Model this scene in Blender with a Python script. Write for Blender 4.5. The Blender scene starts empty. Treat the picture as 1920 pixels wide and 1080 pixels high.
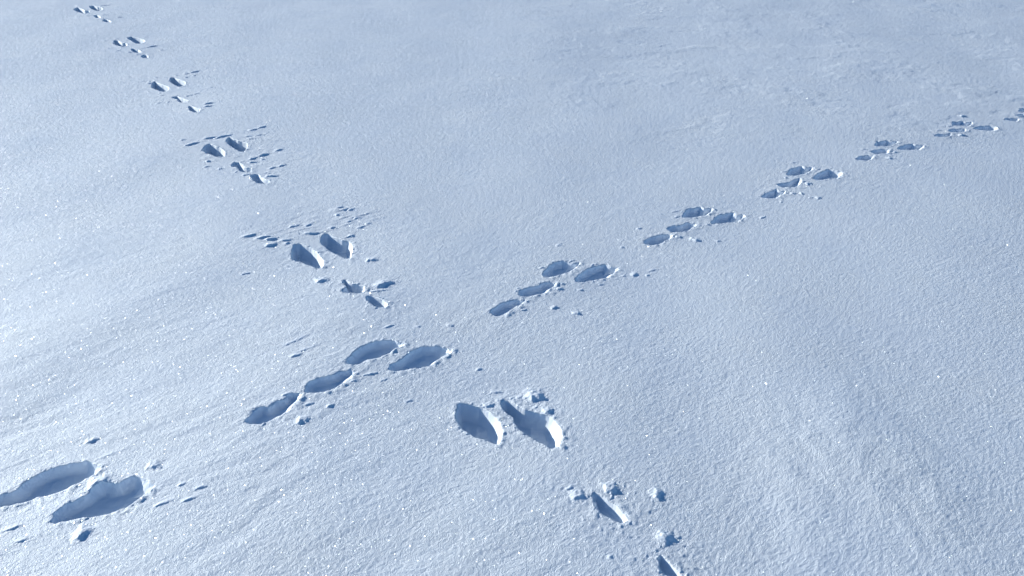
import bpy, math
import numpy as np

scene = bpy.context.scene
col = scene.collection
R = math.radians

# ------------------------------------------------------------------ camera, light, exposure
CAM_H = 1.5
PITCH = R(32.7)
FPX = 1400.0
cam_d = bpy.data.cameras.new('camera')
cam_d.sensor_width = 36.0
cam_d.lens = 36.0 * FPX / 1920.0
cam_d.clip_start = 0.02
cam_d.clip_end = 3000.0
cam = bpy.data.objects.new('camera', cam_d)
col.objects.link(cam)
cam.location = (0, 0, CAM_H)
cam.rotation_euler = (math.pi / 2 - PITCH, 0, 0)
scene.camera = cam

SUN_EL = R(14.0)
SUN_TRAVEL = R(-26.0)                 # direction the light travels, from +X towards +Y
LX, LY = math.cos(SUN_TRAVEL), math.sin(SUN_TRAVEL)
WIND = R(30.0)                       # the surface ripples run this way
WX, WY = math.cos(WIND), math.sin(WIND)

world = bpy.data.worlds.new('World')
scene.world = world
world.use_nodes = True
wn = world.node_tree.nodes
wl = world.node_tree.links
bg = wn['Background']
sky = wn.new('ShaderNodeTexSky')
sky.sky_type = 'NISHITA'
sky.sun_disc = False
sky.sun_elevation = SUN_EL
sky.sun_rotation = math.atan2(-LX, -LY)
sky.altitude = 2500
sky.air_density = 1.0
sky.dust_density = 0.0
sky.ozone_density = 3.0
hs = wn.new('ShaderNodeHueSaturation')          # the camera renders the clear sky a little more saturated
hs.inputs['Saturation'].default_value = 1.13
wl.new(sky.outputs['Color'], hs.inputs['Color'])
wl.new(hs.outputs['Color'], bg.inputs['Color'])
bg.inputs['Strength'].default_value = 0.108

sun_d = bpy.data.lights.new('sun', 'SUN')
sun_d.energy = 5.0
sun_d.angle = R(0.5)
sun_d.color = (1.0, 0.98, 0.90)
sun = bpy.data.objects.new('sun', sun_d)
col.objects.link(sun)
from mathutils import Vector
to_sun = Vector((-LX * math.cos(SUN_EL), -LY * math.cos(SUN_EL), math.sin(SUN_EL)))
sun.rotation_euler = to_sun.to_track_quat('Z', 'Y').to_euler()
sun.location = (-3, -2, 5)

scene.view_settings.view_transform = 'Standard'
scene.view_settings.look = 'None'
scene.view_settings.exposure = 0.38
scene.view_settings.gamma = 1.0
scene.view_settings.use_curve_mapping = False
scene.cycles.diffuse_bounces = 3
scene.cycles.use_denoising = True
scene.cycles.max_bounces = 6

# ------------------------------------------------------------------ noise and terrain
def _hash(ix, iy, seed):
    h = (ix.astype(np.int64) * 374761393 + iy.astype(np.int64) * 668265263 + seed * 974634777) & 0x7fffffff
    h = ((h ^ (h >> 13)) * 1274126177) & 0x7fffffff
    return (h ^ (h >> 16)) & 0x7fffffff

def perlin(x, y, seed=0):
    x = np.asarray(x, dtype=np.float64); y = np.asarray(y, dtype=np.float64)
    ix = np.floor(x); iy = np.floor(y)
    fx = x - ix; fy = y - iy
    def g(dx, dy):
        a = _hash(ix + dx, iy + dy, seed) * (2 * math.pi / 0x7fffffff)
        return np.cos(a) * (fx - dx) + np.sin(a) * (fy - dy)
    u = fx * fx * fx * (fx * (fx * 6 - 15) + 10)
    v = fy * fy * fy * (fy * (fy * 6 - 15) + 10)
    a = g(0, 0) * (1 - u) + g(1, 0) * u
    b = g(0, 1) * (1 - u) + g(1, 1) * u
    return (a * (1 - v) + b * v) * 1.5

def sstep(a, b, t):
    t = np.clip((t - a) / (b - a), 0, 1)
    return t * t * (3 - 2 * t)

SP, CP = math.sin(PITCH), math.cos(PITCH)

def flat_at(px, py, z=0.0):
    u = (px - 960.0) / FPX; v = (540.0 - py) / FPX
    dx = u; dy = CP + v * SP; dz = -SP + v * CP
    t = (z - CAM_H) / dz
    return dx * t, dy * t

# broad swells of the snow cover: (x, y, length along light, width across, height)
SWELLS = []
def swell(px, py, along, across, height, turn=0.0):
    x, y = flat_at(px, py)
    SWELLS.append((x, y, along, across, height, turn))

swell(1210, 90, 0.35, 0.9, -0.008)
swell(130, 630, 0.20, 0.5, 0.009)      # low swell above the lower left prints
swell(140, 715, 0.11, 0.40, -0.0045)
swell(720, 1075, 0.10, 0.22, -0.0050)
swell(400, 1010, 0.22, 0.35, 0.012)
swell(1020, 1040, 0.25, 0.4, 0.006)
swell(1400, 870, 0.18, 0.45, -0.008, 0.6)
swell(1560, 880, 0.20, 0.55, 0.012, 0.5)
swell(1510, 980, 0.05, 0.16, 0.0036, 0.45)
swell(1590, 790, 0.06, 0.14, 0.0034, 0.15)
swell(1720, 880, 0.04, 0.12, 0.0026, 0.6)
swell(1850, 520, 0.5, 0.6, 0.012)
swell(540, 190, 0.35, 0.5, 0.008)
swell(640, 620, 0.20, 0.4, 0.008)

def base_h(x, y):
    x = np.asarray(x, dtype=np.float64); y = np.asarray(y, dtype=np.float64)
    z = np.zeros(np.broadcast(x, y).shape)
    pp = x - .3                 # the whole field is a broad, gentle crown
    z = z - .0042 * pp * pp / (1 + (pp / 13.0) ** 2)
    for (cx, cy, a, w, h, turn) in SWELLS:
        c, s = math.cos(SUN_TRAVEL + turn), math.sin(SUN_TRAVEL + turn)
        p = (x - cx) * c + (y - cy) * s
        q = -(x - cx) * s + (y - cy) * c
        z = z + h * np.exp(-(p * p) / (2 * a * a) - (q * q) / (2 * w * w))
    near = np.exp(-(x * x + y * y) / 800.0)
    z = z + 0.011 * perlin(x * 0.55 + 3.1, y * 0.55 + 1.7, 11)
    z = z + 0.0045 * perlin(x * 1.9, y * 1.9, 12)
    z = z + (1 - near) * 0.5 * perlin(x * 0.03, y * 0.03, 13)
    return z

def at(px, py):
    px = np.asarray(px, dtype=np.float64); py = np.asarray(py, dtype=np.float64)
    z = np.zeros(px.shape)
    for _ in range(12):
        x, y = flat_at(px, py, z)
        z = base_h(x, y)
    return x, y

STREAKY = [tuple(float(v) for v in at(a, b)) + (r,) for a, b, r in ((170, 25, .22), (245, 85, .22), (330, 170, .20), (440, 290, .18), (600, 440, .15), (640, 400, .12))]

def grain(x, y):
    """wind-worked surface: rotated so that its ripples run with the wind"""
    p = x * WX + y * WY
    q = -x * WY + y * WX
    wob = 0.03 * perlin(p * 6, q * 6, 20)
    nearby = sstep(3.6, 1.4, y)
    left = sstep(1.6, -1.2, x + 0.15 * y) * (.25 + .75 * nearby)                # ripples are combed out on the left, rounder on the right
    st = 1.0 - 0.36 * left
    farther = 1 + .9 * sstep(2.2, 5.0, y)            # coarser, harder crust up the slope
    patch = .75 + .7 * perlin(x * 2.3, y * 2.3, 25)
    z = 0.0012 * perlin(p * 9 * st, (q + wob) * 22, 21) * (0.35 + 0.8 * left) * patch
    z += 0.0010 * perlin(p * 24 * st, (q + wob * .5) * 48, 22) * (.5 + .45 * left) * patch * farther
    z += 0.0007 * perlin(p * 60 * st, q * 92, 23) * farther
    z += 0.00065 * perlin(p * 130, q * 165, 24)
    reg3 = np.exp(-((x - 1.0) ** 2) / 0.10 - ((y - 1.45) ** 2) / 0.12)
    z += reg3 * (.0010 * perlin(x * 14, y * 14, 51) + .0014 * np.clip(perlin(x * 26, y * 20, 52), 0, 1))
    # longer wind-laid bands
    z += 0.0026 * perlin(p * 1.6, (q + 2 * wob) * 5.5, 26) * (.12 + left * nearby)
    z += 0.0015 * perlin(p * 4.2, (q + wob) * 13, 27) * (.12 + left * nearby)
    # snow combed out by the hind feet along the steep trail
    st2 = np.zeros(x.shape)
    for (cx, cy, rr) in STREAKY: st2 = np.maximum(st2, np.exp(-((x - cx) ** 2 + 1.6 * (y - cy) ** 2) / (2 * rr * rr)))
    z += 0.0075 * st2 * np.clip(perlin(p * 8, (q + wob * .4) * 55, 28) - .22, 0, 1)
    # crumbs strewn thickest next to the prints
    near = np.zeros(x.shape)
    for o in prints:
        dd = ((x - o.c[0]) ** 2 + (y - o.c[1]) ** 2)
        m = dd < .16
        near[m] = np.maximum(near[m], np.exp(-dd[m] / .016) * (.55 if o.key[0] == 'A' else 1))
    z *= .78
    z += near * (.0032 * np.clip(perlin(x * 80, y * 80, 41) - .28, 0, 1) + .0026 * np.clip(perlin(x * 45, y * 45, 42) - .30, 0, 1))
    # thin broken crust edges drifting across the far right
    cr = perlin(x * 1.3 + 4 * 0.1, y * 2.6, 31) + 0.45 * perlin(x * 5, y * 9, 32) + 0.2 * perlin(x * 17, y * 22, 33)
    far = sstep(3.2, 4.6, y) * sstep(-1.0, 1.2, x)
    z += 0.0026 * sstep(0.05, 0.35, cr) * far
    # faint combed ripples low on the right
    t2 = R(118.0)
    p2 = x * math.cos(t2) + y * math.sin(t2); q2 = -x * math.sin(t2) + y * math.cos(t2)
    reg = np.exp(-((x - 1.05) ** 2) / 0.25 - ((y - 1.35) ** 2) / 0.2)
    z += 0.0016 * reg * perlin(p2 * 3.5 + .8 * perlin(x * 5, y * 5, 36), q2 * 12 + 1.6 * perlin(x * 4, y * 4, 37), 35)
    return z

# ------------------------------------------------------------------ traced outlines
# outlines are given in photograph pixels, dropped on to the snow, and dug as real hollows
def crop(ox, oy, f, pts):
    return [(ox + a / f, oy + b / f) for a, b in pts]

PR = {}
c = lambda k, *p: PR.__setitem__(k, crop(0, 780, 3.6, p))
c('A0a', (-130,590),(0,540),(100,500),(190,432),(330,355),(480,316),(600,303),(660,325),(690,352),(640,390),(590,412),(540,440),(430,500),(340,527),(230,555),(100,600),(30,612),(-60,622))
c('A0b', (340,712),(365,650),(470,590),(600,520),(640,480),(700,445),(800,455),(840,430),(900,408),(960,415),(1010,450),(1050,470),(1010,505),(960,535),(900,590),(850,622),(700,668),(560,690),(440,712),(370,724))
c = lambda k, *p: PR.__setitem__(k, crop(440, 600, 4.0, p))
c('A1a', (830,325),(860,285),(930,210),(1010,175),(1100,155),(1170,150),(1230,165),(1270,180),(1240,205),(1190,225),(1150,255),(1090,280),(1000,300),(920,335),(860,335))
c('A1b', (1160,375),(1165,340),(1230,310),(1310,240),(1390,205),(1480,195),(1530,200),(1600,215),(1630,235),(1590,262),(1540,280),(1500,320),(1440,350),(1330,365),(1230,382),(1175,382))
c('A1c', (520,535),(550,465),(640,435),(740,415),(800,385),(880,375),(910,395),(860,430),(820,470),(760,510),(680,535),(600,548),(540,550))
c('A1d', (80,760),(110,710),(200,645),(260,655),(320,610),(380,600),(400,560),(440,545),(500,550),(500,580),(450,625),(400,680),(340,715),(260,755),(180,785),(110,782))
c = lambda k, *p: PR.__setitem__(k, crop(820, 700, 6.0, p))
c('B0a', (215,440),(240,335),(340,345),(470,380),(560,425),(640,480),(700,560),(735,640),(730,720),(690,800),(640,795),(560,755),(440,725),(330,655),(250,580),(215,500))
c('B0b', (700,330),(760,295),(880,350),(980,410),(1080,430),(1150,450),(1250,480),(1330,540),(1385,620),(1400,720),(1370,810),(1290,850),(1200,800),(1070,730),(940,650),(870,560),(850,490),(770,440))
c = lambda k, *p: PR.__setitem__(k, crop(1020, 860, 4.909, p))
c('B0c', (430,330),(490,320),(570,370),(660,440),(740,510),(780,570),(720,590),(640,560),(560,520),(500,470),(480,400))
c('B0d', (1045,900),(1085,890),(1170,970),(1230,1040),(1300,1110),(1260,1140),(1180,1120),(1110,1050),(1070,1000))
c = lambda k, *p: PR.__setitem__(k, crop(440, 360, 4.5, p))
c('B1a', (475,540),(484,490),(495,445),(550,432),(600,460),(650,480),(700,520),(745,580),(750,630),(700,650),(640,620),(560,590),(500,575))
c('B1b', (720,425),(740,360),(785,350),(840,378),(900,405),(950,412),(990,440),(995,510),(975,565),(930,558),(860,530),(780,480))
c('B1c', (895,845),(950,800),(910,760),(930,735),(985,775),(1040,780),(1095,800),(1095,845),(1040,855))
c('B1d', (1105,890),(1130,875),(1170,880),(1240,910),(1295,950),(1270,975),(1225,975),(1180,960),(1130,925))
c = lambda k, *p: PR.__setitem__(k, crop(880, 440, 5.0526, p))
c('A2a', (685,385),(730,320),(790,270),(880,245),(950,262),(1000,275),(1050,265),(1040,290),(985,325),(960,350),(870,375),(790,400),(720,400))
c('A2b', (1005,420),(1050,370),(1140,315),(1230,290),(1290,278),(1340,305),(1400,310),(1420,330),(1370,355),(1330,395),(1290,410),(1160,435),(1080,450),(1020,445))
c('A2c', (470,560),(490,520),(570,500),(650,480),(690,455),(740,450),(830,460),(820,480),(760,510),(740,545),(690,560),(600,580),(520,588),(480,580))
c('A2d', (190,740),(230,695),(310,645),(380,630),(450,615),(500,625),(540,620),(500,655),(430,690),(350,745),(290,770),(220,765))
c = lambda k, *p: PR.__setitem__(k, crop(320, 210, 6.75, p))
c('B2a', (395,485),(430,430),(490,400),(560,435),(630,460),(690,510),(680,560),(600,572),(520,545),(450,515))
c('B2b', (700,360),(740,320),(800,345),(860,368),(920,380),(975,405),(965,470),(920,505),(860,490),(780,440),(720,400))
c('B2c', (755,685),(800,635),(870,640),(920,690),(970,710),(1020,710),(1010,760),(950,765),(870,745),(850,700))
c('B2d', (1010,800),(1060,785),(1120,800),(1180,850),(1250,870),(1230,905),(1160,908),(1090,895),(1040,860))
c = lambda k, *p: PR.__setitem__(k, crop(240, 110, 9.0, p))
c('B3a', (400,490),(400,430),(450,385),(510,415),(570,440),(630,460),(690,485),(690,530),(620,560),(550,545),(470,515))
c('B3b', (700,380),(720,320),(780,320),(850,355),(920,380),(965,400),(960,450),(900,475),(830,460),(760,420))
c('B3c', (730,660),(820,635),(880,660),(960,690),(1020,705),(980,740),(900,740),(860,725),(850,690))
c('B3d', (1010,810),(1060,800),(1130,830),(1220,860),(1200,900),(1120,905),(1040,870))
c = lambda k, *p: PR.__setitem__(k, crop(120, 0, 9.0, p))
c('B5a', (160,155),(230,130),(290,150),(350,180),(430,180),(430,220),(370,235),(290,215),(200,185))
c('B5b', (430,105),(500,98),(560,120),(640,130),(640,170),(590,190),(520,170),(450,140))
c('B5c', (500,265),(550,255),(600,275),(620,300),(550,305))
c('B5d', (650,352),(700,332),(760,345),(790,370),(720,376))
c('B4a', (830,740),(850,680),(910,685),(980,730),(1040,730),(1070,770),(1010,790),(940,778))
c('B4b', (1060,640),(1130,620),(1200,635),(1270,652),(1335,672),(1370,695),(1320,735),(1230,735),(1140,690))
c('B4c', (1125,825),(1180,825),(1260,845),(1310,885),(1240,892),(1180,880))
c('B4d', (1295,960),(1330,925),(1390,930),(1430,970),(1360,984))
c = lambda k, *p: PR.__setitem__(k, crop(1180, 370, 7.385, p))
c('A3a', (735,275),(765,200),(800,160),(880,155),(980,130),(1040,160),(1140,155),(1160,180),(1100,220),(1060,250),(980,262),(860,285),(770,288))
c('A3b', (1120,345),(1160,310),(1230,240),(1340,230),(1400,210),(1450,215),(1490,250),(1580,240),(1600,270),(1540,310),(1500,340),(1380,350),(1260,365),(1160,370))
c('A3c', (520,440),(560,405),(660,400),(740,370),(800,350),(900,360),(940,380),(880,420),(800,470),(700,482),(600,485),(550,465))
c('A3d', (190,625),(260,560),(370,545),(430,515),(500,510),(600,520),(600,555),(500,600),(400,650),(330,662),(240,652))
c = lambda k, *p: PR.__setitem__(k, crop(1400, 290, 8.0, p))
c('A4a', (600,300),(650,215),(740,195),(830,178),(880,200),(990,190),(995,220),(930,260),(890,285),(800,300),(720,318),(650,315))
c('A4b', (985,355),(1060,290),(1160,245),(1230,220),(1310,235),(1430,255),(1440,290),(1370,340),(1330,358),(1200,370),(1060,382))
c('A4c', (445,440),(520,430),(620,420),(700,380),(790,350),(820,380),(810,440),(740,480),(640,490),(550,492),(490,470))
c('A4d', (220,640),(290,575),(400,540),(440,520),(500,550),(590,540),(560,580),(470,630),(420,655),(340,658))
c = lambda k, *p: PR.__setitem__(k, crop(1580, 240, 10.667, p))
c('A5a', (640,350),(680,260),(760,275),(870,245),(950,265),(1110,270),(1090,300),(1010,340),(950,358),(820,368),(690,370))
c('A5b', (1095,410),(1160,370),(1260,330),(1400,320),(1460,340),(1630,340),(1600,385),(1540,440),(1440,432),(1150,435))
c('A5c', (540,470),(620,450),(710,430),(790,420),(900,430),(940,450),(890,510),(780,515),(650,518))
c('A5d', (260,630),(330,565),(430,560),(510,545),(630,560),(600,600),(510,650),(400,648))
c = lambda k, *p: PR.__setitem__(k, crop(1740, 190, 10.667, p))
c('A6a', (490,485),(495,405),(600,410),(700,400),(740,425),(890,420),(870,460),(820,495),(740,490),(600,492))
c('A6b', (900,550),(1020,495),(1130,495),(1220,490),(1370,515),(1390,550),(1330,590),(1200,588),(1060,575))
c('A6c', (400,590),(470,565),(530,550),(590,560),(740,550),(780,570),(720,620),(550,625),(430,610))
c('A6d', (125,695),(190,655),(260,665),(330,665),(470,650),(450,690),(350,725),(290,722),(180,710))
c('A7a', (1820,220),(1830,160),(1900,150),(2000,160),(2040,190),(2000,215),(1900,228))
c('A7b', (1730,285),(1830,275),(1890,265),(1960,280),(2010,300),(1960,325),(1880,325),(1800,300))
c('A7c', (1520,370),(1580,335),(1640,345),(1700,335),(1840,350),(1800,380),(1740,405),(1650,385))

DEPTH = {'Aa': .023, 'Ab': .0235, 'Ac': .019, 'Ad': .0185, 'Ba': .057, 'Bb': .057, 'Bc': .034, 'Bd': .032}

# low ridges and crumbs of snow flicked out of the prints: x0,y0 -> x1,y1 (lit end to shade end), k = height factor
RIDGES = []
def ridges(ox, oy, f, *rows):
    for r in rows:
        k = r[4] if len(r) > 4 else 1.0
        wd = r[5] if len(r) > 5 else None
        RIDGES.append((ox + r[0] / f, oy + r[1] / f, ox + r[2] / f, oy + r[3] / f, k, wd, None))
CL = []
def clump(x0, y0, x1, y1, k, wd, label):
    CL.append((x0, y0, x1, y1, k, wd, label))

ridges(320, 210, 6.75, (150,435,380,380),(380,350,600,310),(560,335,770,288),(980,240,1100,212),(1090,212,1215,172),(1050,302,1180,285),
       (950,347,1070,337),(930,312,1020,306),(960,612,1100,572,1.2),(1100,570,1240,522),(1310,500,1420,465,1.4),(960,648,1090,632,1.4),
       (1130,607,1195,597),(1220,728,1340,692),(1340,695,1460,665,1.3),(1180,822,1360,808,1.8),(1170,778,1240,770),(440,635,500,625),
       (410,705,500,685),(590,730,660,715),(795,768,860,757,1.2),(890,807,1010,790,1.2),(100,360,200,350))
ridges(440, 360, 4.5, (40,388,190,350),(160,400,310,370,1.5),(235,408,360,390,1.5),(245,465,350,435,1.6),(360,418,480,400),(560,355,700,348,1.6),
       (450,300,540,280),(580,290,660,270),(790,310,850,295),(850,138,920,125),(890,158,960,145),(845,202,890,190),(930,260,1000,240),
       (1000,223,1080,215),(1020,308,1100,295),(1100,275,1150,265),(1120,845,1280,826,1.3),(420,440,460,425),(50,700,130,680),(940,160,1020,135))
ridges(240, 110, 9.0, (200,392,300,370),(325,387,390,380),(290,433,420,405),(430,324,500,320,1.2),(570,325,690,318),(780,292,840,285),(920,272,1040,245),
       (1010,248,1220,205,1.2),(1070,292,1180,280),(930,322,1020,315),(1350,490,1470,485),(960,642,1110,605),(1090,610,1230,575),(730,662,830,638,1.3),
       (450,757,560,745),(645,742,700,735),(1245,775,1460,740,1.3),(1245,824,1440,792,1.3),(505,588,570,580),(510,630,600,625))
ridges(120, 0, 9.0, (575,108,780,82),(330,274,500,268),(595,266,740,250,1.2),(740,215,840,215),(920,240,980,238),(575,334,740,320,1.2),(870,302,1010,285),
       (240,282,300,280),(705,658,780,655),(655,696,720,690),(835,658,940,648),(1020,690,1090,685),(1300,590,1360,588),(1315,642,1420,625),
       (1370,808,1600,765),(1030,887,1170,885),(1175,932,1300,925,1.2),(1380,915,1480,910),(1585,856,1690,850),(705,828,830,815),(830,860,960,852),(520,607,575,607))
ridges(0, 780, 3.6, (1290,505,1400,465),(1200,595,1330,540),(1010,625,1180,560,.8),(1195,472,1260,450),(90,855,200,830,.7),(0,790,160,730,.9),(640,300,800,240,.5),(860,440,900,410,.8))
ridges(440, 600, 4.0, (1110,62,1200,35),(1355,52,1400,48),(680,660,740,635,1.2),(515,642,610,620),(850,467,930,450),(950,418,1080,395),
       (1080,462,1160,435,.7),(1270,612,1350,600,.7),(1805,382,1860,365),(340,580,420,550,1.1),(1590,235,1700,240,.6),(330,210,560,110,.5),(420,260,640,180,.6))
ridges(880, 440, 5.0526, (655,322,725,312,1.4),(930,262,1000,240),(850,473,905,465),(475,722,550,710),(1025,532,1080,520,.8),(1210,477,1280,470),(1665,393,1705,380),
       (1415,127,1450,122),(1690,350,1780,330,.7),(1420,400,1500,385,.6),(440,520,480,500,.8),(420,545,460,530,.8),(1130,295,1160,290))
ridges(1180, 370, 7.385, (575,207,690,190),(625,278,700,270),(1055,382,1120,378,1.4),(1795,302,1880,265),(1190,617,1270,605),(865,418,925,405),(90,437,140,430),(940,405,1000,395))
ridges(1400, 290, 8.0, (655,125,760,120),(520,262,630,255,1.4),(1035,225,1100,215),(925,652,1000,645),(490,716,550,712),(560,352,620,345),(1460,295,1530,290,.6))
ridges(1580, 240, 10.667, (340,436,500,430),(1000,490,1095,486,1.3),(420,500,500,490,.8),(930,252,1000,243,.7))
ridges(1740, 190, 10.667, (150,587,240,583),(365,500,480,493),(790,580,840,573),(1160,445,1260,438,.6),(720,600,780,593,.8))
ridges(820, 700, 6.0, (575,222,730,205,1.0),(880,295,970,250,.9),(1060,392,1130,380,.8),(470,390,530,380,.9),(650,320,720,300,.9),(800,300,860,270,.8))
ridges(1020, 860, 4.909, (190,285,290,250,.9),(570,920,640,890,.5))

clump(985, 748, 1028, 742, 1.9, .030, 'largest jagged snow clod behind the right deep print, casting a dark triangular shadow')
clump(1015, 774, 1042, 768, 1.4, .018, 'low snow clod on the upper right rim of the right deep print')
clump(908, 765, 927, 755, 1.5, .014, 'lumpy snow clod on the bridge between the two deep prints')
clump(1131, 922, 1166, 911, 1.7, .022, 'rounded snow clod at the head of the narrow slit print near the bottom')
clump(1071, 934, 1102, 922, 1.2, .018, 'low flat snow clod left of the narrow slit print near the bottom')
clump(1222, 932, 1252, 923, 1.6, .020, 'small round snow clod lying alone right of the slit print')
clump(1236, 1017, 1268, 999, 1.6, .022, 'tall snow clod with dark right side close to the bottom edge')
clump(157, 832, 192, 820, 1.2, .012, 'thin sliver of snow lying alone above the lower left prints')
clump(272, 880, 310, 870, 1.6, .018, 'dark-sided snow clod beyond the toe of the lower left corner print')
clump(164, 922, 222, 888, 1.3, .030, 'long hump of snow between the two prints in the lower left corner')
clump(134, 1012, 182, 990, 1.5, .022, 'elongated snow clod below the print in the lower left corner')
clump(553, 793, 586, 782, 1.6, .018, 'snow clod right of the lowest small print of the left-centre set')
clump(543, 670, 572, 661, 1.2, .012, 'small snow flake standing alone left of the left-centre long prints')
clump(837, 613, 854, 609, 1.3, .010, 'tiny snow crumb alone between the crossing trails')
clump(684, 490, 714, 486, 1.6, .016, 'pointed snow crumb right of the deep pair above the crossing')
clump(587, 528, 624, 526, 1.6, .022, 'snow clod left of the small prints below the deep pair above the crossing')
clump(700, 540, 748, 524, 1.4, .020, 'long flung snow clod upper right of the last small print above the crossing')
clump(652, 443, 668, 441, 1.7, .014, 'snow crumb on the upper right rim of the deep pair above the crossing')
clump(1041, 461, 1057, 459, 1.5, .012, 'snow crumb alone above the middle set of the rising trail')
clump(1040, 543, 1060, 541, 1.7, .014, 'snow crumb beside the toe of the upper small print in the middle set')
clump(1031, 578, 1050, 576, 1.5, .012, 'left one of two snow crumbs below the middle set of prints')
clump(1073, 590, 1090, 584, 1.7, .014, 'right and larger one of two snow crumbs below the middle set')
clump(1183, 517, 1201, 514, 1.6, .014, 'snow crumb right of the middle set on open snow')
clump(1293, 450, 1317, 450, 1.8, .018, 'snow crumb with bright left side below the fourth set of the rising trail')
clump(1268, 447, 1281, 443, 1.5, .014, 'snow crumb at the end of the lowest small print in the fourth set')
clump(1509, 346, 1526, 344, 2.0, .018, 'bright snow crumb beneath the right long print of the fifth set')
clump(1482, 364, 1493, 361, 1.6, .014, 'left snow crumb of the little row below the fifth set')
clump(1500, 364, 1508, 362, 1.6, .012, 'second snow crumb of the little row below the fifth set')
clump(1530, 372, 1541, 370, 1.6, .013, 'right snow crumb of the little row below the fifth set')
clump(1664, 298, 1677, 296, 1.9, .015, 'lone snow crumb below the sixth set of the rising trail')
clump(1798, 219, 1813, 217, 1.9, .015, 'snow crumb standing above the seventh set of the rising trail')
clump(1797, 255, 1812, 253, 1.8, .014, 'snow crumb below the seventh set of the rising trail')

# ------------------------------------------------------------------ features in world space
rng = np.random.default_rng(7)

class Print: pass
prints = []
for key in sorted(PR):
    px = np.array([p[0] for p in PR[key]]); py = np.array([p[1] for p in PR[key]])
    X, Y = at(px, py)
    # round the outline (two Chaikin passes), then fray it
    P = np.stack([X, Y], 1)
    for _ in range(2):
        Q = np.roll(P, -1, 0)
        P = np.stack([.86 * P + .14 * Q, .14 * P + .86 * Q], 1).reshape(-1, 2)
    # resample
    Q = np.vstack([P, P[:1]])
    seg = np.hypot(*(Q[1:] - Q[:-1]).T); cum = np.r_[0, np.cumsum(seg)]
    n = max(28, int(cum[-1] / 0.006))
    t = np.linspace(0, cum[-1], n, endpoint=False)
    P = np.stack([np.interp(t, cum, Q[:, 0]), np.interp(t, cum, Q[:, 1])], 1)
    d = np.roll(P, -1, 0) - np.roll(P, 1, 0)
    nrm = np.stack([d[:, 1], -d[:, 0]], 1) / (np.hypot(d[:, 0], d[:, 1])[:, None] + 1e-9)
    area = 0.5 * np.sum(P[:, 0] * np.roll(P[:, 1], -1) - np.roll(P[:, 0], -1) * P[:, 1])
    if area < 0:
        nrm = -nrm
    sd = abs(hash_ := sum(ord(ch) * 7 ** i for i, ch in enumerate(key))) % 1000
    for _ in range(4): nrm = (np.roll(nrm, 1, 0) + 2 * nrm + np.roll(nrm, -1, 0)) / 4
    nrm /= np.hypot(nrm[:, 0], nrm[:, 1])[:, None] + 1e-9
    fr = 0.0012 * perlin(P[:, 0] * 40, P[:, 1] * 40, sd)
    P = P + nrm * fr[:, None]
    o = Print(); o.key = key; o.P = P; o.N = nrm; o.depth = DEPTH[key[0] + key[2]]; o.seed = sd
    o.area = abs(area)
    if key[:2] == 'A0': o.depth = .030
    o.c = P.mean(0)
    o.depth *= min(1.0, 0.55 + 0.45 * math.sqrt(o.area / 0.006)) if key[2] in 'cd' else 1.0
    o.bb = (P[:, 0].min(), P[:, 0].max(), P[:, 1].min(), P[:, 1].max())
    prints.append(o)

def print_sd(o, x, y):
    """signed distance (inside positive) and outward normal . light at the nearest rim point"""
    P = o.P; Q = np.roll(P, -1, 0)
    ex = (Q - P)[:, 0]; ey = (Q - P)[:, 1]; l2 = ex * ex + ey * ey + 1e-12
    best = np.full(x.shape, 1e9); ndl = np.zeros(x.shape); toe = np.zeros(x.shape)
    TX, TY = math.cos(R(20)), math.sin(R(20))
    inside = np.zeros(x.shape, bool)
    for i in range(len(P)):
        wx = x - P[i, 0]; wy = y - P[i, 1]
        t = np.clip((wx * ex[i] + wy * ey[i]) / l2[i], 0, 1)
        dx = wx - ex[i] * t; dy = wy - ey[i] * t
        dd = dx * dx + dy * dy
        m = dd < best
        best = np.where(m, dd, best)
        j = (i + 1) % len(P)
        ndl = np.where(m, (o.N[i, 0] * (1 - t) + o.N[j, 0] * t) * LX + (o.N[i, 1] * (1 - t) + o.N[j, 1] * t) * LY, ndl)
        toe = np.where(m, (o.N[i, 0] * (1 - t) + o.N[j, 0] * t) * TX + (o.N[i, 1] * (1 - t) + o.N[j, 1] * t) * TY, toe)
        cnd = (P[i, 1] > y) != (Q[i, 1] > y)
        inside ^= cnd & (wx < ex[i] * wy / (ey[i] if abs(ey[i]) > 1e-12 else 1e-12))
    d = np.sqrt(best)
    return np.where(inside, d, -d), ndl, toe

class Ridge: pass
ridge_list = []
for i, (x0, y0, x1, y1, k, wd, label) in enumerate(RIDGES + CL):
    (ax, bx), (ay, by) = at([x0, x1], [y0, y1])
    r = Ridge(); r.a = (ax, ay); r.label = label
    r.len = max(math.hypot(bx - ax, by - ay), .02)
    r.dir = ((bx - ax) / r.len, (by - ay) / r.len)
    r.w = wd * .56 if wd else min(.0072, max(.0040, 0.040 * r.len))
    r.h = min(.030, max(.004, (0.085 if label is None else 0.11) * r.len * k))
    if label is None and ay > 2.6 and ax < 0: r.w = max(r.w, .0065); k *= 1.5
    if label is None: r.h = min(r.h * .8, .0062 if ay > 2.6 else .0044, r.w * .62 * k)
    if label is None: r.len *= 1.2
    else: r.h = min(max(r.h * .50, r.w * .50), .017)
    r.seed = i + 300
    r.c = (ax + r.dir[0] * r.len * .35, ay + r.dir[1] * r.len * .35)
    pad = r.w * 2.2
    r.bb = (min(ax, bx) - pad, max(ax, bx) + pad, min(ay, by) - pad, max(ay, by) + pad)
    ridge_list.append(r)

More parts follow.
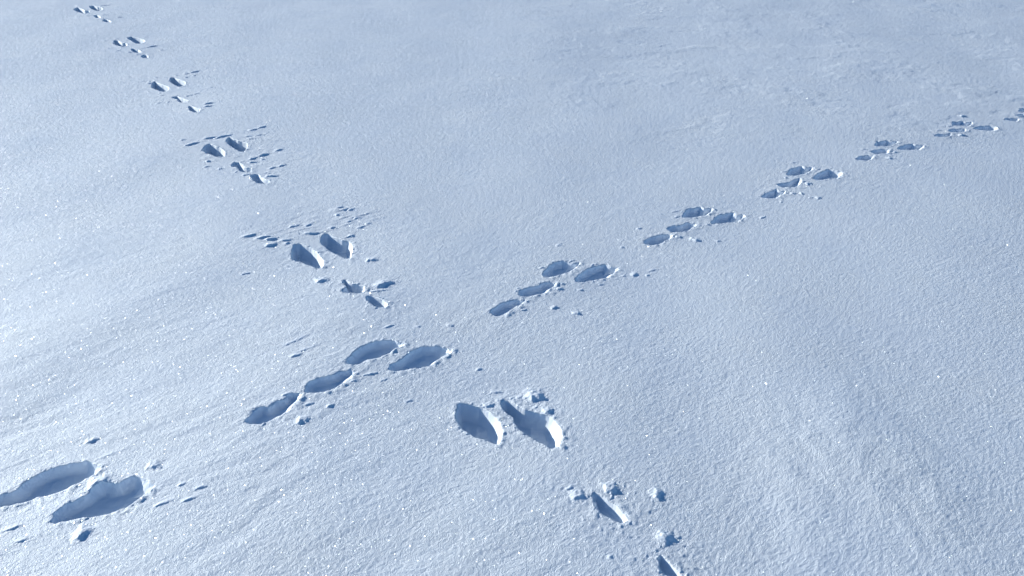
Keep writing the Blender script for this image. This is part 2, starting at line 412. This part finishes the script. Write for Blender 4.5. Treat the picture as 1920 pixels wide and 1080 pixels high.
def ridge_val(r, x, y):
    p = ((x - r.a[0]) * r.dir[0] + (y - r.a[1]) * r.dir[1]) / r.len
    q = (-(x - r.a[0]) * r.dir[1] + (y - r.a[1]) * r.dir[0]) / r.w
    q = q + (.8 if r.label else .45) * perlin(p * 3, p * 0 + .3, r.seed)
    q = np.where(q < 0, q * 1.2, q * .62)        # steeper towards the lee side
    p = p + (.07 if r.label else .05) * perlin(x * 45, y * 45, r.seed + 1)
    q = q + (.25 if r.label else .2) * perlin(x * 50, y * 50, r.seed + 2)
    if r.label is None:
        along = sstep(-.05, .35, p) * sstep(1.0, .40, p)
    else:
        along = sstep(-.08, .30, p) * sstep(.95, .42, p)
    across = np.exp(-np.abs(q) ** 2.0 * .8)
    return along * across * (1 + (.32 if r.label else .15) * perlin(x * 55, y * 55, r.seed + 3))

def build_heights(x, y):
    """x, y sorted by y. returns z, owner id, floor flag, smoothness"""
    b = base_h(x, y)
    g = grain(x, y)
    far = np.maximum(np.abs(x), np.abs(y))
    g = g * sstep(14, 8, far)
    add = np.zeros(x.shape); owner = np.zeros(x.shape, np.int32); wgt = np.zeros(x.shape)
    pit = np.zeros(x.shape); frac = np.zeros(x.shape); lit = np.zeros(x.shape)
    for k, r in enumerate(ridge_list):
        i0 = np.searchsorted(y, r.bb[2]); i1 = np.searchsorted(y, r.bb[3])
        sl = slice(i0, i1)
        m = np.nonzero((x[sl] > r.bb[0]) & (x[sl] < r.bb[1]))[0] + i0
        if not len(m): continue
        v = ridge_val(r, x[m], y[m])
        add[m] = np.maximum(add[m], v * r.h)
        u = v > np.maximum(.22, wgt[m])
        owner[m[u]] = 1000 + k
        wgt[m[u]] = v[u]
    for k, o in enumerate(prints):
        pad = .05
        i0 = np.searchsorted(y, o.bb[2] - pad); i1 = np.searchsorted(y, o.bb[3] + pad)
        sl = slice(i0, i1)
        m = np.nonzero((x[sl] > o.bb[0] - pad) & (x[sl] < o.bb[1] + pad))[0] + i0
        if not len(m): continue
        xx, yy = x[m], y[m]
        sd, ndl, toe = print_sd(o, xx, yy)
        rag = 1.0 if o.key[0] == 'A' else .5
        sd = sd + .0036 * rag * perlin(xx * 32, yy * 32, o.seed + 2) * np.exp(-np.abs(sd) / .012)
        sd = sd + (.0030 * (rag if rag == 1 else .35) * perlin(xx * 60, yy * 60, o.seed) + .0014 * (rag if rag == 1 else .4) * perlin(xx * 170, yy * 170, o.seed + 1)) * np.exp(-np.abs(sd) / .004)
        t = np.clip(ndl, 0, 1)
        wall = (.017 if o.key[1] in '01' else .011) + (.034 if o.key[1] == '0' else .022 if o.key[1] == '1' else .013) * t ** 1.5
        if o.key[0] == 'A':
            wall = .023 + .052 * np.clip(toe, 0, 1) ** 2.6
        wall = wall * min(1, math.sqrt(o.area / .008))
        f = np.clip(sd / wall, 0, 1)
        f = 1 - (1 - f) ** 2.2
        fl = 1 + .10 * perlin(xx * 16, yy * 16, o.seed + 5) + .05 * perlin(xx * 45, yy * 45, o.seed + 6)
        dz = o.depth * f * fl
        u = dz > pit[m]
        pit[m] = np.maximum(pit[m], dz)
        frac[m] = np.maximum(frac[m], f)
        ins = sd > 0
        owner[m[ins & u]] = 1 + k
        # pushed-up, crumbly lip
        out = np.clip(-sd, 0, 1)
        lip = np.exp(-(out / .012) ** 1.3) * (.0015 + .0028 * np.clip(perlin(xx * 38, yy * 38, o.seed + 8), 0, 1)) * (sd <= 0)
        lip += (sd > 0) * .0022 * np.exp(-(sd / .004))
        toe = np.exp(-(out / .028) ** 2) * .004 * .6 * np.clip(ndl, 0, 1) * (sd <= 0) * np.clip(.3 + 1.5 * perlin(xx * 50, yy * 50, o.seed + 9), 0, 1)
        add[m] = np.maximum(add[m], (lip + toe) * (sd <= 0)) * np.where(sd > 0, 1 - f, 1)
        lit[m] = np.where(u, ndl, lit[m])
        pit[m] += .0026 * np.exp(-out / .0045) * (sd <= 0) * (pit[m] < .001)
    g = g * (1 - .8 * sstep(.1, .7, frac))
    z = b + g + add - pit
    return z, owner, frac, lit

# ------------------------------------------------------------------ the snow sheet: coarse grid, refined round the prints
def half_tan(): return 960.0 / FPX
# columns (in half-widths of the view) and rows (metres)
s_in = np.linspace(-1.12, 1.12, 1000)
grow = []
v, stp = 1.12, s_in[1] - s_in[0]
while v < 160:
    stp *= 1.12; v += stp; grow.append(v)
grow = np.array(grow)
S = np.r_[-grow[::-1], s_in, grow]
# rows follow the distance so that cells stay about as deep as they are wide
rows = []
y = 0.62
while y < 9.0:
    rows.append(y)
    dep = y * CP + CAM_H * SP
    rows_step = 2 * half_tan() * dep * 1.12 / 1000 * max(1.0, min(1.9, 0.62 * math.hypot(y, CAM_H) / CAM_H))
    y += rows_step
stp = rows_step
while y < 900:
    rows.append(y); stp *= 1.10; y += stp
y, stp = 0.62, 0.004
lowr = []
while y > -400:
    stp *= 1.12; y -= stp; lowr.append(y)
YR = np.array(lowr[::-1] + rows)
NR, NC = len(YR), len(S)

def wfun(y):
    return half_tan() * np.maximum(y * CP + CAM_H * SP, 0.45)

SUB = 3
def lattice_xy(ia, jb):
    """ia, jb: fine lattice indices"""
    i = ia // SUB; fi = (ia % SUB) / SUB
    j = jb // SUB; fj = (jb % SUB) / SUB
    i2 = np.minimum(i + 1, NC - 1); j2 = np.minimum(j + 1, NR - 1)
    s = S[i] * (1 - fi) + S[i2] * fi
    w = wfun(YR[j]) * (1 - fj) + wfun(YR[j2]) * fj
    yy = YR[j] * (1 - fj) + YR[j2] * fj
    return s * w, yy

# which coarse cells need the finer mesh
refine = np.zeros((NR - 1, NC - 1), bool)
for f in list(prints) + list(ridge_list):
    pad = .012
    y0, y1 = f.bb[2] - pad, f.bb[3] + pad
    j0 = max(np.searchsorted(YR, y0) - 1, 0); j1 = min(np.searchsorted(YR, y1) + 1, NR - 1)
    wa, wb = wfun(YR[j0]), wfun(YR[j1])
    xs = [(f.bb[0] - pad), (f.bb[1] + pad)]
    sl = [xs[0] / wa, xs[0] / wb, xs[1] / wa, xs[1] / wb]
    i0 = max(np.searchsorted(S, min(sl)) - 1, 0); i1 = min(np.searchsorted(S, max(sl)) + 1, NC - 1)
    if i1 <= i0: continue
    J, I = np.meshgrid(np.arange(j0, j1), np.arange(i0, i1), indexing='ij')
    xx = (S[I] + S[I + 1]) * .5 * (wfun(YR[J]) + wfun(YR[J + 1])) * .5; yy = (YR[J] + YR[J + 1]) * .5
    if isinstance(f, Print):
        sd, _, _ = print_sd(f, xx, yy)
        m = sd > -.012
    else:
        p = ((xx - f.a[0]) * f.dir[0] + (yy - f.a[1]) * f.dir[1]) / f.len
        q = np.abs(-(xx - f.a[0]) * f.dir[1] + (yy - f.a[1]) * f.dir[0]) / f.w
        m = (p > -.15) & (p < 1.1) & (q < 2.4)
    refine[J[m], I[m]] = True

W = SUB * NC + 10
jj, ii = np.nonzero(~refine)
def lid(a, b): return b.astype(np.int64) * W + a
coarse = np.stack([lid(ii * SUB, jj * SUB), lid((ii + 1) * SUB, jj * SUB), lid((ii + 1) * SUB, (jj + 1) * SUB), lid(ii * SUB, (jj + 1) * SUB)], 1)
jf, if_ = np.nonzero(refine)
fine = []
for a in range(SUB):
    for b_ in range(SUB):
        A = if_ * SUB + a; B = jf * SUB + b_
        fine.append(np.stack([lid(A, B), lid(A + 1, B), lid(A + 1, B + 1), lid(A, B + 1)], 1))
quads = np.concatenate([coarse] + fine)
uid, inv = np.unique(quads, return_inverse=True)          # sorted by row, so by y
quads = inv.reshape(-1, 4)
ua, ub = uid % W, uid // W
vx, vy = lattice_xy(ua, ub)
order_ok = np.all(np.diff(vy) >= -1e-12)
vz, vown, vfrac, vlit = build_heights(vx, vy)

# stitch: fine vertices on the edge of an unrefined cell lie on that cell's edge
def z_of(a, b):
    k = np.searchsorted(uid, lid(a, b)); return vz[k]
rp = np.zeros((NR + 1, NC + 1), bool); rp[1:NR, 1:NC] = refine       # rp[j+1,i+1] = refine[j,i]
onv = (ua % SUB == 0) & (ub % SUB != 0)
k = np.nonzero(onv)[0]; i = ua[k] // SUB; j = ub[k] // SUB
bad = ~(rp[j + 1, i] & rp[j + 1, i + 1])
k = k[bad]; i = i[bad]; j = j[bad]; t = (ub[k] % SUB) / SUB
vz[k] = z_of(i * SUB, j * SUB) * (1 - t) + z_of(i * SUB, (j + 1) * SUB) * t
onh = (ub % SUB == 0) & (ua % SUB != 0)
k = np.nonzero(onh)[0]; i = ua[k] // SUB; j = ub[k] // SUB
bad = ~(rp[j, i + 1] & rp[j + 1, i + 1])
k = k[bad]; i = i[bad]; j = j[bad]; t = (ua[k] % SUB) / SUB
vz[k] = z_of(i * SUB, j * SUB) * (1 - t) + z_of((i + 1) * SUB, j * SUB) * t

co = np.stack([vx, vy, vz], 1)
# smooth normals shared by every piece of the sheet, so that the cuts between pieces do not show
d1 = co[quads[:, 2]] - co[quads[:, 0]]; d2 = co[quads[:, 3]] - co[quads[:, 1]]
fn = np.cross(d1, d2)
vn = np.zeros_like(co)
for q in range(4):
    for ax in range(3):
        vn[:, ax] += np.bincount(quads[:, q], weights=fn[:, ax], minlength=len(co))
vn /= np.linalg.norm(vn, axis=1)[:, None] + 1e-20

# each face goes to the piece that most of its corners belong to
fo = np.max(vown[quads] * (vown[quads] < 1000), axis=1)
cnt = np.sum((vown[quads] > 0) & (vown[quads] < 1000), axis=1)
ro = np.where(vown[quads] >= 1000, vown[quads], 0)
rmax = ro.max(1); rcnt = np.sum(ro > 0, axis=1)
fown = np.where(cnt >= 3, fo, np.where(rcnt >= 3, rmax, 0))
ffr = vfrac[quads].mean(1)
flit = vlit[quads].mean(1)

# ------------------------------------------------------------------ snow material
def snow_material(name, grain_amt, sparkle):
    m = bpy.data.materials.new(name); m.use_nodes = True
    nt = m.node_tree; N = nt.nodes; L = nt.links
    N.clear()
    out = N.new('ShaderNodeOutputMaterial')
    geo = N.new('ShaderNodeNewGeometry')
    # grain
    def noise(scale, detail, rough, mapping=None):
        n = N.new('ShaderNodeTexNoise'); n.inputs['Scale'].default_value = scale
        n.inputs['Detail'].default_value = detail; n.inputs['Roughness'].default_value = rough
        L.new((mapping or geo).outputs[0], n.inputs['Vector']); return n
    mp = N.new('ShaderNodeMapping'); mp.vector_type = 'TEXTURE'
    mp.inputs['Rotation'].default_value = (0, 0, WIND); mp.inputs['Scale'].default_value = (1.6, 1.0, 1.0)
    L.new(geo.outputs['Position'], mp.inputs['Vector'])
    n1 = noise(150, 4.0, .8, mp)
    n2 = noise(420, 1.0, .6)
    add = N.new('ShaderNodeMath'); add.operation = 'MULTIPLY_ADD'
    L.new(n2.outputs['Fac'], add.inputs[0]); add.inputs[1].default_value = 0.55; L.new(n1.outputs['Fac'], add.inputs[2])
    bump = N.new('ShaderNodeBump'); bump.inputs['Strength'].default_value = grain_amt
    bump.inputs['Distance'].default_value = 0.0044
    L.new(add.outputs[0], bump.inputs['Height'])
    # crusted and powdery patches take the grain differently
    n4 = noise(3.2, 4.0, .6)
    mr = N.new('ShaderNodeMapRange'); mr.inputs['From Min'].default_value = .3; mr.inputs['From Max'].default_value = .7
    mr.inputs['To Min'].default_value = grain_amt * .6; mr.inputs['To Max'].default_value = grain_amt * 1.25
    L.new(n4.outputs['Fac'], mr.inputs['Value']); L.new(mr.outputs['Result'], bump.inputs['Strength'])
    # colour: clean snow, very slight variation
    n3 = noise(2.2, 3.0, .5)
    ramp = N.new('ShaderNodeMix'); ramp.data_type = 'RGBA'
    ramp.inputs['A'].default_value = (0.77, 0.84, 0.905, 1); ramp.inputs['B'].default_value = (0.81, 0.865, 0.92, 1)
    L.new(n3.outputs['Fac'], ramp.inputs['Factor'])
    dif = N.new('ShaderNodeBsdfDiffuse'); dif.inputs['Roughness'].default_value = 0.0
    L.new(ramp.outputs['Result'], dif.inputs['Color']); L.new(bump.outputs['Normal'], dif.inputs['Normal'])
    # icy gloss of the grains
    gl = N.new('ShaderNodeBsdfGlossy'); gl.inputs['Roughness'].default_value = .6
    gl.inputs['Color'].default_value = (.9, .95, 1, 1)
    L.new(bump.outputs['Normal'], gl.inputs['Normal'])
    mix1 = N.new('ShaderNodeMixShader'); mix1.inputs['Fac'].default_value = .14
    L.new(dif.outputs[0], mix1.inputs[1]); L.new(gl.outputs[0], mix1.inputs[2])
    last = mix1
    # flat crystals with their own facing, which flash when they happen to face between sun and eye
    for (scale, rad, seedoff, share) in ((260, .28, 0.0, .035), (115, .10, 5.3, .06), (52, .075, 9.1, .13)):
        if not sparkle: break
        off = N.new('ShaderNodeVectorMath'); off.operation = 'ADD'; off.inputs[1].default_value = (seedoff, seedoff * .7, 0)
        L.new(geo.outputs['Position'], off.inputs[0])
        flat = N.new('ShaderNodeVectorMath'); flat.operation = 'MULTIPLY'; flat.inputs[1].default_value = (1, 1, 0)
        L.new(off.outputs[0], flat.inputs[0])
        vo = N.new('ShaderNodeTexVoronoi'); vo.voronoi_dimensions = '2D'; vo.inputs['Scale'].default_value = scale
        L.new(flat.outputs[0], vo.inputs['Vector'])
        sub = N.new('ShaderNodeVectorMath'); sub.operation = 'SUBTRACT'; sub.inputs[1].default_value = (.5, .5, .5)
        L.new(vo.outputs['Color'], sub.inputs[0])
        nm = N.new('ShaderNodeVectorMath'); nm.operation = 'NORMALIZE'
        ad = N.new('ShaderNodeVectorMath'); ad.operation = 'ADD'; ad.inputs[1].default_value = (0, 0, .30)
        L.new(sub.outputs[0], ad.inputs[0]); L.new(ad.outputs[0], nm.inputs[0])
        gs = N.new('ShaderNodeBsdfGlossy'); gs.inputs['Roughness'].default_value = .24
        tint = N.new('ShaderNodeMix'); tint.data_type = 'RGBA'; tint.inputs['Factor'].default_value = .25
        tint.inputs['A'].default_value = (1, 1, 1, 1); L.new(vo.outputs['Color'], tint.inputs['B'])
        L.new(tint.outputs['Result'], gs.inputs['Color']); L.new(nm.outputs[0], gs.inputs['Normal'])
        lt = N.new('ShaderNodeMath'); lt.operation = 'LESS_THAN'; lt.inputs[1].default_value = rad
        L.new(vo.outputs['Distance'], lt.inputs[0])
        mu = N.new('ShaderNodeMath'); mu.operation = 'MULTIPLY'; mu.inputs[1].default_value = share
        L.new(lt.outputs[0], mu.inputs[0])
        mx = N.new('ShaderNodeMixShader')
        L.new(mu.outputs[0], mx.inputs['Fac']); L.new(last.outputs[0], mx.inputs[1]); L.new(gs.outputs[0], mx.inputs[2])
        last = mx
    L.new(last.outputs[0], out.inputs['Surface'])
    return m

M_field = snow_material('wind_packed_snow', 1.0, True)
M_floor = snow_material('pressed_snow', 0.10, False)
M_wall = snow_material('broken_snow', 0.22, False)
M_lump = snow_material('loose_snow', 0.45, False)

# ------------------------------------------------------------------ objects
def piece(name, faces, mat, parent=None):
    """one mesh object from some faces of the sheet"""
    q = quads[faces]
    u, iv = np.unique(q, return_inverse=True)
    iv = iv.reshape(-1, 4)
    P = co[u]
    org = np.zeros(3)
    if parent is not None: org = np.array(parent.location)
    me = bpy.data.meshes.new(name)
    me.vertices.add(len(u)); me.vertices.foreach_set('co', (P - org).astype(np.float32).ravel())
    me.loops.add(iv.size); me.loops.foreach_set('vertex_index', iv.astype(np.int32).ravel())
    me.polygons.add(len(iv))
    me.polygons.foreach_set('loop_start', np.arange(0, iv.size, 4, dtype=np.int32))
    me.polygons.foreach_set('use_smooth', np.ones(len(iv), bool))
    me.update(calc_edges=True)
    me.materials.append(mat)
    me.normals_split_custom_set_from_vertices(vn[u].tolist() if len(u) < 1 else vn[u].astype(np.float32))
    o = bpy.data.objects.new(name, me)
    col.objects.link(o)
    if parent is not None: o.parent = parent
    return o

idx = np.argsort(fown, kind='stable'); fs = fown[idx]
def faces_of(k):
    return idx[np.searchsorted(fs, k):np.searchsorted(fs, k, side='right')]

field = piece('snow_field', faces_of(0), M_field)
field['kind'] = 'structure'

# labels
ORD_A = ['first', 'second', 'third', 'fourth', 'fifth', 'sixth', 'seventh', 'last']
ROLE_A = {'a': 'left long hind paw print', 'b': 'right long hind paw print', 'c': 'upper small front paw print', 'd': 'lowest small front paw print'}
PLACE_A = ['in the bottom left corner', 'of the left-centre set beside the two deep prints', 'of the middle set just right of the crossing',
           'in the fourth set up the rising trail', 'in the fifth set up the rising trail', 'in the sixth set up the rising trail',
           'in the next to last set before the right edge', 'in the set cut by the right edge']
SPEC = {
 'A0a': 'long shaded hind paw print running off the left edge in the bottom corner',
 'A0b': 'largest long hind paw print in the bottom left corner with a crumbly toe',
 'A7a': 'topmost small dark paw print cut off by the right edge',
 'A7b': 'middle small dark paw print reaching the right edge',
 'A7c': 'lowest paw print of the set at the right edge, with a bright end',
 'B0a': 'left one of the two deepest prints, dark blue with a bright right wall',
 'B0b': 'right one of the two deepest prints, longer with a bright right wall',
 'B0c': 'narrow slit-like front paw print below the two deepest prints',
 'B0d': 'shallow slit-like front paw print running out of the bottom edge'}
ROLE_B = {'a': 'left dark hind paw print', 'b': 'right dark hind paw print', 'c': 'upper small front paw print', 'd': 'lower small front paw print'}
PLACE_B = ['', 'of the set just above the crossing', 'of the third set from the top left', 'of the fourth',
           'of the second set from the top left', 'of the topmost set at the top left']
PLACE_B = ['', 'of the steep trail set just above the crossing', 'of the fourth set down the steep left trail', 'of the third set down the steep left trail',
           'of the second set down the steep left trail', 'of the topmost set at the upper left corner']

def biggest(f, mask):
    """keep only the largest connected patch of a choice of faces"""
    sel = np.nonzero(mask)[0]
    if len(sel) < 2: return mask
    u, iv = np.unique(quads[f[sel]], return_inverse=True); iv = iv.reshape(-1, 4)
    lab = np.arange(len(u))
    while True:
        fl = lab[iv].min(1)
        new = lab.copy()
        for q in range(4): np.minimum.at(new, iv[:, q], fl)
        new = new[new]
        if np.array_equal(new, lab): break
        lab = new
    fl = lab[iv].min(1)
    v, cn = np.unique(fl, return_counts=True)
    out = np.zeros(len(mask), bool); out[sel[fl == v[np.argmax(cn)]]] = True
    return out

thing_of = []
for k, o in enumerate(prints):
    f = faces_of(1 + k)
    e = bpy.data.objects.new('paw_print', None)
    e.empty_display_size = .05
    col.objects.link(e)
    zc = float(base_h(o.c[0], o.c[1]))
    e.location = (o.c[0], o.c[1], zc)
    tr, gi, rl = o.key[0], int(o.key[1]), o.key[2]
    if o.key in SPEC: lb = SPEC[o.key]
    elif tr == 'A': lb = ROLE_A[rl] + ' ' + PLACE_A[gi]
    else: lb = ROLE_B[rl] + ' ' + PLACE_B[gi]
    e['label'] = lb
    e['category'] = 'paw print'
    e['group'] = 'hare prints of the rising trail from lower left to right edge' if tr == 'A' else 'hare prints of the steep trail from upper left to bottom centre'
    thing_of.append(e)
    if not len(f): print('EMPTY', o.key); continue
    fr, ll = ffr[f], flit[f]
    isfloor = fr > .97
    lit = (~isfloor) & (ll > .45)
    lit = biggest(f, lit)
    wall = (~isfloor) & ~lit
    isfloor_b = biggest(f, isfloor); wall |= isfloor & ~isfloor_b; isfloor = isfloor_b
    if isfloor.sum(): piece('print_floor', f[isfloor], M_floor, e)
    if wall.sum(): piece('print_side', f[wall], M_wall, e)
    if lit.sum(): piece('toe_slope', f[lit], M_wall, e)

for k, r in enumerate(ridge_list):
    f = faces_of(1000 + k)
    if len(f) < 3: continue
    if r.label:
        e = bpy.data.objects.new('snow_clod', None); e.location = (r.c[0], r.c[1], float(base_h(r.c[0], r.c[1])))
        o = piece('snow_clod', f, M_lump)
        bpy.data.objects.remove(e)
        o['label'] = r.label; o['category'] = 'snow clod'; o['group'] = 'snow clods thrown out beside the hare prints'
    else:
        dd = [math.hypot(p.c[0] - r.c[0], p.c[1] - r.c[1]) for p in prints]
        piece('spray_ridge', f, M_lump, thing_of[int(np.argmin(dd))])

print('verts', len(co), 'quads', len(quads), 'sorted', order_ok, 'refined', refine.sum(), 'objects', len(bpy.data.objects))
